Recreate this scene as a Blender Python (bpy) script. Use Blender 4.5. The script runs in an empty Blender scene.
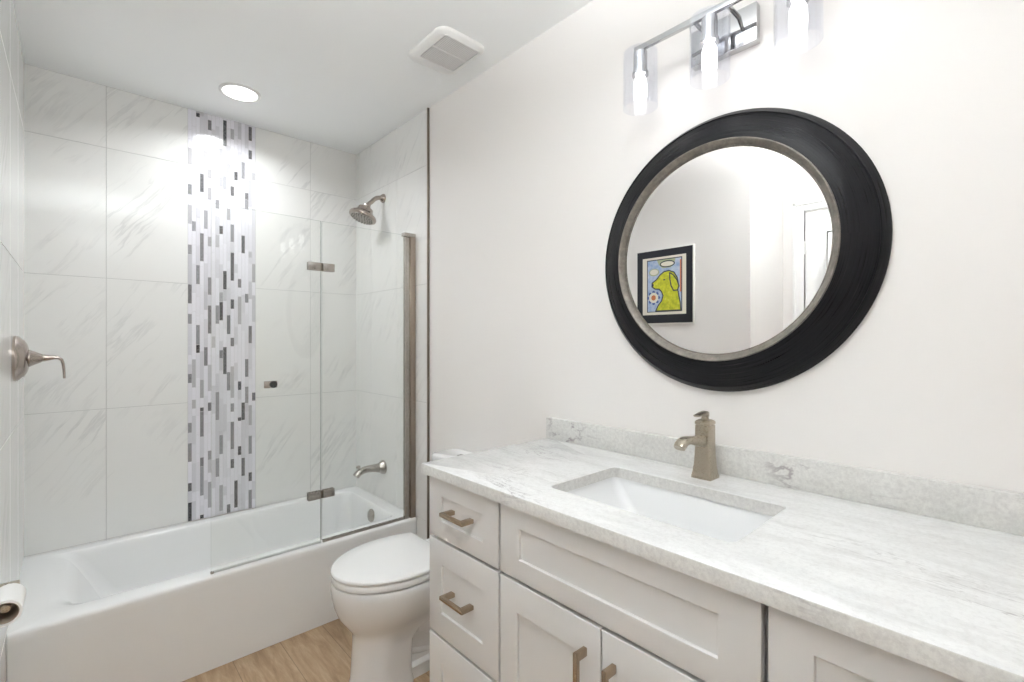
import bpy, bmesh, math, random
from mathutils import Vector, Matrix
from mathutils.geometry import tessellate_polygon
sc = bpy.context.scene
COL = sc.collection
PI = math.pi

# ------------------------------------------------------------------ camera, world, light, exposure
cam_d = bpy.data.cameras.new('camera')
cam_d.sensor_width = 36.0
cam_d.lens = 476.0 * 36.0 / 1024.0
cam_d.shift_y = -0.0007
cam_d.clip_start = 0.01
cam = bpy.data.objects.new('camera', cam_d)
COL.objects.link(cam)
cam.location = (0, 0, 1.30)
cam.rotation_euler = (PI / 2, 0, -math.radians(42.57))
sc.camera = cam

w = bpy.data.worlds.new('world'); sc.world = w; w.use_nodes = True
w.node_tree.nodes['Background'].inputs[0].default_value = (1, 0.98, 0.95, 1)
w.node_tree.nodes['Background'].inputs[1].default_value = 0.3

sc.view_settings.view_transform = 'Standard'
sc.view_settings.look = 'None'
sc.view_settings.gamma = 1.0
sc.view_settings.use_curve_mapping = False
sc.view_settings.exposure = EXPO = 1.12
try:
    sc.cycles.use_denoising = True
    sc.cycles.max_bounces = 14
    sc.cycles.diffuse_bounces = 8
    sc.cycles.transparent_max_bounces = 24
    sc.cycles.sample_clamp_indirect = 6.0
except Exception:
    pass

P_SHOWER, S_FILL, P_BULB, P_FILL = 2.8, 1.0, 0.015, 31.0
WARM = (0.95, 0.985, 1.0)

def add_area(name, loc, power, size, color=WARM):
    l = bpy.data.lights.new(name, 'AREA'); l.shape = 'DISK'; l.size = size
    l.energy = power; l.color = color; l.spread = math.radians(150)
    o = bpy.data.objects.new(name, l); COL.objects.link(o); o.location = loc
    return o

# ------------------------------------------------------------------ dimensions (metres)
XR, XL, YB = 1.337, -0.168, 2.930        # vanity wall, left wall, tub back wall
ZC, ZT = 2.49, 0.93                      # ceiling, counter top

# ------------------------------------------------------------------ materials
def mat(name, color=(0.8, 0.8, 0.8), rough=0.5, metal=0.0, spec=0.5, coat=0.0):
    m = bpy.data.materials.new(name); m.use_nodes = True
    b = m.node_tree.nodes['Principled BSDF']
    b.inputs['Base Color'].default_value = (*color, 1)
    b.inputs['Roughness'].default_value = rough
    b.inputs['Metallic'].default_value = metal
    b.inputs['Specular IOR Level'].default_value = spec
    b.inputs['Coat Weight'].default_value = coat
    return m

def N(m, t, **kw):
    n = m.node_tree.nodes.new(t)
    for k, v in kw.items():
        if False:
            n.inputs[k].default_value = v
        else:
            setattr(n, k, v)
    return n
def L(m, a, b): m.node_tree.links.new(a, b)
def P(m): return m.node_tree.nodes['Principled BSDF']

def ramp(m, stops, src):
    r = N(m, 'ShaderNodeValToRGB')
    e = r.color_ramp.elements
    while len(e) < len(stops): e.new(0.5)
    for k, (p, c) in enumerate(stops):
        e[k].position = p
        e[k].color = (*c, 1) if isinstance(c, tuple) else (c, c, c, 1)
    L(m, src, r.inputs[0])
    return r

def noise(m, vec, scale, detail=4, rough=0.55, dist=0.0, dim=None):
    n = N(m, 'ShaderNodeTexNoise')
    n.inputs['Scale'].default_value = scale
    n.inputs['Detail'].default_value = detail
    n.inputs['Roughness'].default_value = rough
    n.inputs['Distortion'].default_value = dist
    if vec is not None: L(m, vec, n.inputs['Vector'])
    return n

def mapping(m, src, loc=(0, 0, 0), rot=(0, 0, 0), scale=(1, 1, 1)):
    mp = N(m, 'ShaderNodeMapping')
    mp.inputs['Location'].default_value = loc
    mp.inputs['Rotation'].default_value = rot
    mp.inputs['Scale'].default_value = scale
    L(m, src, mp.inputs['Vector'])
    return mp.outputs[0]

def mixc(m, fac, a, b, mode='MIX'):
    x = N(m, 'ShaderNodeMix'); x.data_type = 'RGBA'; x.blend_type = mode
    for idx, v in ((0, fac), (6, a), (7, b)):
        if hasattr(v, 'is_linked') or hasattr(v, 'links'):
            L(m, v, x.inputs[idx])
        elif idx == 0: x.inputs[0].default_value = v
        else: x.inputs[idx].default_value = (*v, 1)
    return x.outputs[2]

def bump(m, h, strength=0.1, dist=0.002):
    b = N(m, 'ShaderNodeBump')
    b.inputs['Strength'].default_value = strength
    b.inputs['Distance'].default_value = dist
    L(m, h, b.inputs['Height']); L(m, b.outputs[0], P(m).inputs['Normal'])

def objco(m): return N(m, 'ShaderNodeTexCoord').outputs['Object']

M = {}
m = M['wall'] = mat('painted_wall', (0.81, 0.786, 0.768), 0.6, spec=0.3)
bump(m, noise(m, objco(m), 220, 2).outputs[0], 0.12, 0.001)
m = M['ceiling'] = mat('ceiling_paint', (0.91, 0.925, 0.93), 0.8, spec=0.2)
bump(m, noise(m, objco(m), 90, 3).outputs[0], 0.18, 0.002)
M['grout'] = mat('grout', (0.56, 0.56, 0.55), 0.8)

# polished marble look tile, veins run diagonally in the tile's own UV
m = M['tile'] = mat('marble_tile', rough=0.13, spec=0.5)
uv = N(m, 'ShaderNodeUVMap').outputs[0]
warp = noise(m, mapping(m, uv, scale=(2.2, 2.2, 1)), 1.0, 4, 0.6)
wv = N(m, 'ShaderNodeVectorMath', operation='SCALE'); wv.inputs['Scale'].default_value = 0.07
L(m, warp.outputs['Color'], wv.inputs[0])
ad = N(m, 'ShaderNodeVectorMath', operation='ADD'); L(m, uv, ad.inputs[0]); L(m, wv.outputs[0], ad.inputs[1])
r1 = mapping(m, ad.outputs[0], rot=(0, 0, math.radians(-54)), scale=(1, 1, 1))
s1 = mapping(m, r1, scale=(0.55, 5.5, 1))
n1 = noise(m, s1, 1.9, 5, 0.62)
v1 = ramp(m, [(0.470, 0.0), (0.497, 1.0), (0.503, 1.0), (0.530, 0.0)], n1.outputs[0])
s2 = mapping(m, r1, loc=(4.3, 7.7, 2), scale=(0.9, 9, 1))
n2 = noise(m, s2, 1.7, 4, 0.6)
v2 = ramp(m, [(0.60, 0.0), (0.75, 1.0)], n2.outputs[0])
n3 = noise(m, mapping(m, uv, loc=(3, 1, 5)), 2.6, 3, 0.6)
msk = ramp(m, [(0.46, 0.0), (0.70, 1.0)], n3.outputs[0])
def mul(m, a, b):
    x = N(m, 'ShaderNodeMath', operation='MULTIPLY')
    for i, v in enumerate((a, b)):
        if isinstance(v, (int, float)): x.inputs[i].default_value = v
        else: L(m, v, x.inputs[i])
    return x.outputs[0]
f1 = mul(m, mul(m, v1.outputs[0], msk.outputs[0]), 0.36)
f2 = mul(m, mul(m, v2.outputs[0], msk.outputs[0]), 0.16)
c = mixc(m, f1, (0.80, 0.80, 0.785), (0.42, 0.425, 0.425))
c = mixc(m, f2, c, (0.50, 0.50, 0.49))
L(m, c, P(m).inputs['Base Color'])

# mosaic glass / stone sticks: shade stored per stick (a colour the stick itself has)
m = M['mosaic'] = mat('mosaic_sticks', rough=0.12, spec=0.6)
at = N(m, 'ShaderNodeAttribute'); at.attribute_name = 'stick'
nn = noise(m, objco(m), 160, 3, 0.7)
c = mixc(m, ramp(m, [(0.35, 0.0), (0.7, 1.0)], nn.outputs[0]).outputs[0], at.outputs['Color'], (0.66, 0.65, 0.68))
mx = N(m, 'ShaderNodeMix'); mx.data_type = 'RGBA'; mx.inputs[0].default_value = 0.32
L(m, at.outputs['Color'], mx.inputs[6]); L(m, c, mx.inputs[7]); L(m, mx.outputs[2], P(m).inputs['Base Color'])
M['mosaic_grout'] = mat('mosaic_grout', (0.70, 0.69, 0.72), 0.7)

# counter marble
m = M['counter'] = mat('counter_marble', rough=0.22, spec=0.5)
oc = objco(m)
wn = noise(m, oc, 3.0, 3, 0.6)
wv = N(m, 'ShaderNodeVectorMath', operation='SCALE'); wv.inputs['Scale'].default_value = 0.12
L(m, wn.outputs['Color'], wv.inputs[0])
ad = N(m, 'ShaderNodeVectorMath', operation='ADD'); L(m, oc, ad.inputs[0]); L(m, wv.outputs[0], ad.inputs[1])
st = mapping(m, ad.outputs[0], rot=(0, 0, math.radians(7)), scale=(9, 1.6, 9))
a1 = noise(m, st, 2.6, 6, 0.68)
a2 = noise(m, mapping(m, ad.outputs[0], loc=(3, 5, 1), rot=(0, 0, math.radians(4)), scale=(14, 2.2, 14)), 2.0, 5, 0.65)
sp = noise(m, oc, 110, 4, 0.8)
f1 = ramp(m, [(0.44, 0.0), (0.72, 1.0)], a1.outputs[0])
f2 = ramp(m, [(0.482, 0.0), (0.499, 1.0), (0.504, 1.0), (0.522, 0.0)], a2.outputs[0])
f3 = ramp(m, [(0.45, 0.0), (0.75, 1.0)], sp.outputs[0])
big = ramp(m, [(0.48, 0.0), (0.68, 1.0)], noise(m, mapping(m, oc, loc=(1, 2, 7), scale=(3, 1.2, 3)), 1.6, 3).outputs[0])
c = mixc(m, mul(m, f1.outputs[0], 0.42), (0.78, 0.785, 0.78), (0.50, 0.495, 0.49))
c = mixc(m, mul(m, mul(m, f2.outputs[0], big.outputs[0]), 0.8), c, (0.33, 0.31, 0.32))
c = mixc(m, mul(m, f3.outputs[0], 0.36), c, (0.47, 0.455, 0.45))
L(m, c, P(m).inputs['Base Color'])
# splash and sawn edge: same stone, seen across the grain, more speckled
m = M['splash'] = mat('backsplash_marble', rough=0.3, spec=0.4)
oc = objco(m)
b1 = ramp(m, [(0.40, 0.0), (0.72, 1.0)], noise(m, mapping(m, oc, scale=(4, 2.2, 4)), 3.2, 5, 0.7).outputs[0])
b2 = ramp(m, [(0.40, 0.0), (0.72, 1.0)], noise(m, oc, 95, 4, 0.8).outputs[0])
b3 = ramp(m, [(0.476, 0.0), (0.499, 1.0), (0.504, 1.0), (0.527, 0.0)], noise(m, mapping(m, oc, loc=(2, 1, 3), rot=(0.5, 0, 0), scale=(3, 1.5, 5)), 2.2, 5, 0.6, 0.6).outputs[0])
b4 = ramp(m, [(0.52, 0.0), (0.66, 1.0)], noise(m, mapping(m, oc, loc=(8, 0, 0)), 3.0, 2).outputs[0])
c = mixc(m, mul(m, b1.outputs[0], 0.4), (0.74, 0.735, 0.71), (0.50, 0.49, 0.475))
c = mixc(m, mul(m, b2.outputs[0], 0.5), c, (0.42, 0.40, 0.395))
c = mixc(m, mul(m, mul(m, b3.outputs[0], b4.outputs[0]), 0.85), c, (0.28, 0.24, 0.26))
L(m, c, P(m).inputs['Base Color'])

M['cabinet'] = mat('cabinet_paint', (0.74, 0.735, 0.73), 0.38, spec=0.4)
M['toe'] = mat('toe_kick', (0.45, 0.44, 0.43), 0.6)
M['acrylic'] = mat('white_acrylic', (0.84, 0.845, 0.845), 0.16, spec=0.5)
M['porcelain'] = mat('porcelain', (0.835, 0.84, 0.845), 0.07, spec=0.55)
M['seat'] = mat('toilet_seat_plastic', (0.87, 0.87, 0.87), 0.15)
M['white_plastic'] = mat('white_plastic', (0.82, 0.82, 0.81), 0.4)
M['vent_dark'] = mat('vent_cavity', (0.16, 0.155, 0.15), 0.8)
M['trim_white'] = mat('trim_paint', (0.84, 0.84, 0.83), 0.35)

def metal(name, color, rough):
    m = mat(name, color, rough, 1.0)
    n = noise(m, mapping(m, objco(m), scale=(60, 60, 400)), 3, 2)
    r = N(m, 'ShaderNodeMapRange')
    r.inputs['To Min'].default_value = rough * 0.75; r.inputs['To Max'].default_value = rough * 1.3
    L(m, n.outputs[0], r.inputs[0]); L(m, r.outputs[0], P(m).inputs['Roughness'])
    return m
M['nickel'] = metal('brushed_nickel', (0.45, 0.42, 0.385), 0.26)
M['faucet'] = metal('champagne_nickel', (0.47, 0.42, 0.34), 0.28)
M['shower_metal'] = metal('warm_nickel', (0.46, 0.40, 0.36), 0.2)
M['pull'] = metal('champagne_bronze', (0.46, 0.365, 0.27), 0.24)
M['screen_frame'] = metal('screen_frame_bronze', (0.40, 0.34, 0.29), 0.32)
M['trim_metal'] = metal('edge_trim_metal', (0.24, 0.21, 0.17), 0.35)
M['chrome'] = mat('chrome', (0.52, 0.52, 0.53), 0.06, 1.0)
M['nozzle'] = mat('nozzle_rubber', (0.16, 0.15, 0.14), 0.6)
M['black'] = mat('black_rubber', (0.012, 0.012, 0.012), 0.35)
M['dark_seal'] = mat('seal_strip', (0.16, 0.15, 0.13), 0.5)
M['clear_seal'] = mat('clear_vinyl_seal', (0.62, 0.63, 0.62), 0.3)
M['paper'] = mat('toilet_paper', (0.86, 0.86, 0.85), 0.9, spec=0.1)
M['core'] = mat('cardboard_core', (0.40, 0.33, 0.26), 0.9, spec=0.1)

# mirror frame: black lacquer with fine turned grooves around the ring
m = M['mirror_frame'] = mat('black_lacquer', (0.012, 0.012, 0.014), 0.27, spec=0.16)
sx = N(m, 'ShaderNodeSeparateXYZ'); L(m, objco(m), sx.inputs[0])
cv = N(m, 'ShaderNodeCombineXYZ'); L(m, sx.outputs[1], cv.inputs[0]); L(m, sx.outputs[2], cv.inputs[1])
ln = N(m, 'ShaderNodeVectorMath', operation='LENGTH'); L(m, cv.outputs[0], ln.inputs[0])
an = N(m, 'ShaderNodeMath', operation='ARCTAN2'); L(m, sx.outputs[2], an.inputs[0]); L(m, sx.outputs[1], an.inputs[1])
cc = N(m, 'ShaderNodeCombineXYZ')
L(m, mul(m, ln.outputs['Value'], 260), cc.inputs[0]); L(m, mul(m, an.outputs[0], 1.3), cc.inputs[1])
gn = noise(m, cc.outputs[0], 1.0, 4, 0.7)
L(m, ramp(m, [(0.35, (0.004, 0.004, 0.005)), (0.62, (0.012, 0.012, 0.014)), (0.80, (0.07, 0.066, 0.062))], gn.outputs[0]).outputs[0], P(m).inputs['Base Color'])
L(m, ramp(m, [(0.3, 0.22), (0.8, 0.5)], gn.outputs[0]).outputs[0], P(m).inputs['Roughness'])
bump(m, gn.outputs[0], 0.5, 0.0012)
m = M['mirror_lip'] = mat('taupe_lip', (0.20, 0.18, 0.155), 0.42, 0.35)
gn = noise(m, objco(m), 45, 5, 0.7)
L(m, ramp(m, [(0.3, (0.13, 0.115, 0.10)), (0.75, (0.27, 0.245, 0.21))], gn.outputs[0]).outputs[0], P(m).inputs['Base Color'])
M['mirror'] = mat('mirror_silver', (0.93, 0.93, 0.93), 0.0, 1.0)

# wood look planks, long side along Y
m = M['floor'] = mat('oak_planks', rough=0.42, spec=0.35)
oc = objco(m)
br = N(m, 'ShaderNodeTexBrick'); br.offset = 0.37
br.inputs['Scale'].default_value = 1.0
br.inputs['Mortar Size'].default_value = 0.0012
br.inputs['Brick Width'].default_value = 1.22
br.inputs['Row Height'].default_value = 0.18
br.inputs['Color1'].default_value = (0.0, 0, 0, 1); br.inputs['Color2'].default_value = (1, 1, 1, 1)
br.inputs['Mortar'].default_value = (0.5, 0.5, 0.5, 1)
L(m, mapping(m, oc, loc=(0.1, 0.06, 0), rot=(0, 0, PI / 2)), br.inputs['Vector'])
g1 = noise(m, mapping(m, oc, scale=(16, 2.2, 1)), 2.0, 6, 0.68, 0.6)
g2 = noise(m, mapping(m, oc, scale=(60, 9, 1)), 2.2, 5, 0.7)
c = ramp(m, [(0.28, (0.30, 0.20, 0.12)), (0.5, (0.46, 0.325, 0.205)), (0.75, (0.60, 0.455, 0.31))], g1.outputs[0]).outputs[0]
c = mixc(m, mul(m, ramp(m, [(0.45, 0.0), (0.7, 1.0)], g2.outputs[0]).outputs[0], 0.35), c, (0.34, 0.23, 0.14))
c = mixc(m, mul(m, br.outputs['Color'], 0.18), c, (0.62, 0.46, 0.30))
c = mixc(m, mul(m, br.outputs['Fac'], 0.7), c, (0.16, 0.11, 0.07))
L(m, c, P(m).inputs['Base Color'])

def thin_glass(name, tint, ior=1.5, haze=0.0):
    m = bpy.data.materials.new(name); m.use_nodes = True
    nt = m.node_tree; nt.nodes.remove(nt.nodes['Principled BSDF'])
    out = [n for n in nt.nodes if n.type == 'OUTPUT_MATERIAL'][0]
    tr = N(m, 'ShaderNodeBsdfTransparent'); tr.inputs[0].default_value = (*tint, 1)
    gl = N(m, 'ShaderNodeBsdfGlossy'); gl.inputs['Roughness'].default_value = 0.02
    gl.inputs[0].default_value = (1, 1, 1, 1)
    lw = N(m, 'ShaderNodeLayerWeight'); lw.inputs[0].default_value = 0.5
    pw = N(m, 'ShaderNodeMath', operation='POWER'); pw.inputs[1].default_value = 4.5
    fr = N(m, 'ShaderNodeMapRange')
    fr.inputs['To Min'].default_value = ((ior - 1) / (ior + 1)) ** 2; fr.inputs['To Max'].default_value = 0.8
    L(m, lw.outputs['Facing'], pw.inputs[0]); L(m, pw.outputs[0], fr.inputs[0])
    mx = N(m, 'ShaderNodeMixShader')
    L(m, fr.outputs[0], mx.inputs[0]); L(m, tr.outputs[0], mx.inputs[1]); L(m, gl.outputs[0], mx.inputs[2])
    L(m, mx.outputs[0], out.inputs[0])
    return m
M['glass'] = thin_glass('clear_glass', (0.985, 0.99, 0.985), 1.38)
M['glass_edge'] = thin_glass('glass_edge', (0.66, 0.70, 0.67), 1.5)
M['shade_glass'] = thin_glass('lamp_shade_glass', (0.955, 0.96, 0.975), 1.45)

def emit(name, color, strength):
    m = bpy.data.materials.new(name); m.use_nodes = True
    b = m.node_tree.nodes['Principled BSDF']
    b.inputs['Base Color'].default_value = (*color, 1)
    b.inputs['Emission Color'].default_value = (*color, 1)
    b.inputs['Emission Strength'].default_value = strength
    return m
M['lens'] = emit('lamp_lens', (1, 0.98, 0.95), 3.0)
M['fill_glow'] = emit('fill_bowl_glow', (1, 0.995, 0.985), S_FILL)  # faint glow for the added fill bowl
M['bulb'] = emit('led_bulb', (1, 0.98, 0.96), 2.1)

def flat(name, c, r=0.5): M[name] = mat(name, c, r); return M[name]
flat('pic_black', (0.012, 0.014, 0.022), 0.3); flat('pic_white', (0.80, 0.79, 0.76), 0.5)
flat('pic_blue', (0.42, 0.52, 0.70)); flat('pic_green', (0.42, 0.47, 0.30)); flat('pic_outline', (0.05, 0.055, 0.07))
flat('pic_orange', (0.62, 0.20, 0.08)); flat('pic_navy', (0.08, 0.13, 0.36)); flat('pic_cream', (0.80, 0.76, 0.66))
m = flat('pic_yellow', (0.60, 0.62, 0.03))
L(m, ramp(m, [(0.35, (0.42, 0.46, 0.02)), (0.6, (0.66, 0.66, 0.03)), (0.75, (0.72, 0.68, 0.18))], noise(m, objco(m), 38, 4, 0.7).outputs[0]).outputs[0], P(m).inputs['Base Color'])
m = M['pic_blue']
L(m, ramp(m, [(0.35, (0.30, 0.42, 0.66)), (0.6, (0.52, 0.60, 0.74)), (0.75, (0.70, 0.72, 0.74))], noise(m, objco(m), 30, 4, 0.7).outputs[0]).outputs[0], P(m).inputs['Base Color'])

# ------------------------------------------------------------------ mesh helpers
class MB:
    """collects shapes given in world coordinates; build() links them as ONE mesh object"""
    def __init__(s): s.bm = bmesh.new()
    def _add(s, b, mi=0):
        vm = {v: s.bm.verts.new(v.co) for v in b.verts}
        for f in b.faces:
            try:
                nf = s.bm.faces.new([vm[v] for v in f.verts]); nf.material_index = mi
            except ValueError: pass
        b.free()
    def box(s, lo, hi, bev=0.0, mi=0, seg=2, rot=None):
        b = bmesh.new(); bmesh.ops.create_cube(b, size=1)
        c = [(lo[i] + hi[i]) / 2 for i in range(3)]; d = [abs(hi[i] - lo[i]) for i in range(3)]
        for v in b.verts: v.co = Vector((v.co.x * d[0], v.co.y * d[1], v.co.z * d[2]))
        if bev > 0:
            bmesh.ops.bevel(b, geom=list(b.edges), offset=bev, segments=seg, profile=0.5, affect='EDGES')
        for v in b.verts:
            co = v.co if rot is None else rot @ v.co
            v.co = co + Vector(c)
        s._add(b, mi); return s
    def loft(s, loops, cap0=True, cap1=True, mi=0, closed=True):
        b = bmesh.new(); R = [[b.verts.new(p) for p in lp] for lp in loops]
        n = len(loops[0])
        for a, c in zip(R[:-1], R[1:]):
            for i in range(n if closed else n - 1):
                j = (i + 1) % n
                try: b.faces.new((a[i], a[j], c[j], c[i]))
                except ValueError: pass
        if cap0: b.faces.new(list(reversed(R[0])))
        if cap1: b.faces.new(R[-1])
        s._add(b, mi); return s
    def lathe(s, prof, origin, axis=(0, 0, 1), n=32, cap0=True, cap1=True, mi=0):
        ax = Vector(axis).normalized()
        ref = Vector((0, 0, 1)) if abs(ax.z) < 0.9 else Vector((0, 1, 0))
        u = ax.cross(ref).normalized(); v = ax.cross(u)
        o = Vector(origin)
        loops = [[o + ax * h + (u * math.cos(2 * PI * i / n) + v * math.sin(2 * PI * i / n)) * max(r, 1e-5) for i in range(n)] for r, h in prof]
        return s.loft(loops, cap0, cap1, mi)
    def sweep(s, path, radii, side=(0, 1, 0), n=16, mi=0, power=2.0):
        """cross-sections (half-width along side, half-height) along a path"""
        path = [Vector(p) for p in path]; side = Vector(side).normalized(); loops = []
        for k, p in enumerate(path):
            t = (path[min(k + 1, len(path) - 1)] - path[max(k - 1, 0)]).normalized()
            up = t.cross(side).normalized()
            rw, rh = radii[k] if isinstance(radii, list) else radii
            lp = []
            for i in range(n):
                a = 2 * PI * i / n; ca, sa = math.cos(a), math.sin(a)
                e = 2.0 / power
                lp.append(p + side * (rw * math.copysign(abs(ca) ** e, ca)) + up * (rh * math.copysign(abs(sa) ** e, sa)))
            loops.append(lp)
        return s.loft(loops, True, True, mi)
    def poly(s, pts, thick_vec, mi=0):
        b = bmesh.new(); t = Vector(thick_vec)
        A = [b.verts.new(Vector(p)) for p in pts]; B = [b.verts.new(Vector(p) + t) for p in pts]
        n = len(pts)
        for i in range(n): b.faces.new((A[i], A[(i + 1) % n], B[(i + 1) % n], B[i]))
        for (i, j, k) in tessellate_polygon([[Vector(p) for p in pts]]):
            b.faces.new((A[i], A[j], A[k])); b.faces.new((B[i], B[k], B[j]))
        s._add(b, mi); return s
    def build(s, name, mats, parent=None, origin=None, sharp=32):
        bm = s.bm
        bmesh.ops.remove_doubles(bm, verts=list(bm.verts), dist=1e-6)
        bmesh.ops.recalc_face_normals(bm, faces=list(bm.faces))
        if origin is None:
            if parent is not None: origin = WORLD[parent.name]
            else:
                xs = [v.co for v in bm.verts]
                origin = Vector(((min(v.x for v in xs) + max(v.x for v in xs)) / 2, (min(v.y for v in xs) + max(v.y for v in xs)) / 2, min(v.z for v in xs)))
        origin = Vector(origin)
        for v in bm.verts: v.co -= origin
        for f in bm.faces: f.smooth = True
        for e in bm.edges:
            if len(e.link_faces) == 2 and e.calc_face_angle(0) > math.radians(sharp): e.smooth = False
        me = bpy.data.meshes.new(name); bm.to_mesh(me); bm.free()
        if not isinstance(mats, (list, tuple)): mats = [mats]
        for x in mats: me.materials.append(x)
        o = bpy.data.objects.new(name, me); COL.objects.link(o)
        if parent is not None:
            o.parent = parent; o.location = origin - WORLD[parent.name]
        else: o.location = origin
        WORLD[o.name] = Vector(origin)
        return o
WORLD = {}
def thing(name, label, cat, loc, group=None):
    o = bpy.data.objects.new(name, None); COL.objects.link(o); o.location = loc
    o.empty_display_size = 0.05
    WORLD[o.name] = Vector(loc)
    o['label'] = label; o['category'] = cat
    if group: o['group'] = group
    return o
def tag(o, label, cat, group=None):
    o['label'] = label; o['category'] = cat
    if group: o['group'] = group
    return o
def struct(o): o['kind'] = 'structure'; return o
def copy_tree(o, delta=None, parent=None):
    c = o.copy(); COL.objects.link(c)
    if parent is not None: c.parent = parent
    if delta is not None: c.location = o.location + Vector(delta)
    for ch in o.children: copy_tree(ch, None, c)
    return c

def rrect(x0, x1, y0, y1, z, r, n=6):
    """rounded rectangle loop in the XY plane; r one radius or (x0y0, x1y0, x1y1, x0y1)"""
    if not isinstance(r, (tuple, list)): r = (r,) * 4
    pts = []
    for (cx, cy, a0, rr) in ((x0 + r[0], y0 + r[0], PI, r[0]), (x1 - r[1], y0 + r[1], 1.5 * PI, r[1]), (x1 - r[2], y1 - r[2], 0, r[2]), (x0 + r[3], y1 - r[3], 0.5 * PI, r[3])):
        for i in range(n + 1):
            a = a0 + i * PI / 2 / n
            pts.append(Vector((cx + rr * math.cos(a), cy + rr * math.sin(a), z)))
    return pts

# ================================================================== THE SETTING
YN, XRC, YJ = -1.25, -0.685, 1.053       # wall behind the camera, recess wall, jog in the left wall
YT = 2.084                               # where the wall tile ends
TH = 0.008                               # tile thickness
def wall(name, lo, hi, m='wall'):
    return struct(MB().box(lo, hi).build(name, M[m]))
struct(MB().box((XRC - 0.1, YN - 0.1, -0.05), (XR + 0.15, YB + 0.15, 0.0)).build('floor', M['floor']))
ceiling = struct(MB().box((XRC - 0.1, YN - 0.1, ZC), (XR + 0.15, YB + 0.15, ZC + 0.08)).build('ceiling', M['ceiling']))
wall_right = wall('wall_right', (XR, YN - 0.1, 0), (XR + 0.12, YB + 0.12, ZC))
wall_back = wall('wall_back', (XL - 0.1, YB, 0), (XR, YB + 0.12, ZC))
wall_left = wall('wall_left', (XRC - 0.1, YJ, 0), (XL, YB, ZC))
wall_recess = wall('wall_recess', (XRC - 0.1, YN, 0), (XRC, YJ, ZC))
wall_near = wall('wall_near', (XRC - 0.1, YN - 0.1, 0), (XR, YN, ZC))

random.seed(4)
ROWS = [0.0, 0.37, 0.98, 1.59, 2.20, ZC]
def tiles(name, plane, cols, rows, parent, pos):
    """tile field standing TH proud of the wall, grout behind; plane 'y' | 'x+' | 'x-'"""
    b = bmesh.new(); uvl = b.loops.layers.uv.new('UVMap'); g = 0.0011
    def put(u0, u1, z0, z1, depth, mi, off):
        def pt(u, z, d):
            if plane == 'y': return Vector((u, pos - d, z))
            if plane == 'x+': return Vector((pos - d, u, z))
            return Vector((pos + d, u, z))
        sgn = -1 if plane == 'x+' else 1
        def quad(ps):
            f = b.faces.new([b.verts.new(pt(*p)) for p in ps]); f.material_index = mi
            for l, p in zip(f.loops, ps): l[uvl].uv = (sgn * p[0] + off[0], p[1] + off[1])
        d, e = depth, 0.0008 if mi == 0 else 0
        quad([(u0 + e, z0 + e, d), (u1 - e, z0 + e, d), (u1 - e, z1 - e, d), (u0 + e, z1 - e, d)])
        cs = [(u0, z0), (u1, z0), (u1, z1), (u0, z1)]
        ci = [(u0 + e, z0 + e), (u1 - e, z0 + e), (u1 - e, z1 - e), (u0 + e, z1 - e)]
        for k in range(4):
            a, c = cs[k], cs[(k + 1) % 4]; ai, cI = ci[k], ci[(k + 1) % 4]
            quad([(*a, 0), (*c, 0), (*c, d - e), (*a, d - e)])
            if mi == 0: quad([(*a, d - e), (*c, d - e), (*cI, d), (*ai, d)])
    put(cols[0][0], cols[-1][1], rows[0], rows[-1], TH - 0.0016, 1, (0, 0))
    for (u0, u1) in cols:
        for z0, z1 in zip(rows[:-1], rows[1:]):
            put(u0 + g, u1 - g, z0 + g, z1 - g, TH, 0, (random.uniform(0, 9), random.uniform(0, 9)))
    bmesh.ops.recalc_face_normals(b, faces=list(b.faces))
    org = WORLD[parent.name]
    for v in b.verts: v.co -= org
    me = bpy.data.meshes.new(name); b.to_mesh(me); b.free()
    me.materials.append(M['tile']); me.materials.append(M['grout'])
    o = bpy.data.objects.new(name, me); COL.objects.link(o); o.parent = parent
    WORLD[o.name] = Vector(org)
    return o
MX0, MX1 = 0.427, 0.742
tb = tiles('wall_tile', 'y', [(XL, 0.108), (0.108, MX0)], ROWS, wall_back, YB)
tb2 = tiles('wall_tile', 'y', [(MX1, 1.042), (1.042, XR)], ROWS, wall_back, YB)
tr_ = tiles('wall_tile', 'x+', [(YT + 0.004, 2.400), (2.400, 2.705), (2.705, YB)], ROWS, wall_right, XR)
tl_ = tiles('wall_tile', 'x-', [(1.934, 2.015), (2.015, 2.320), (2.320, 2.625), (2.625, YB)], ROWS, wall_left, XL)

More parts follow.
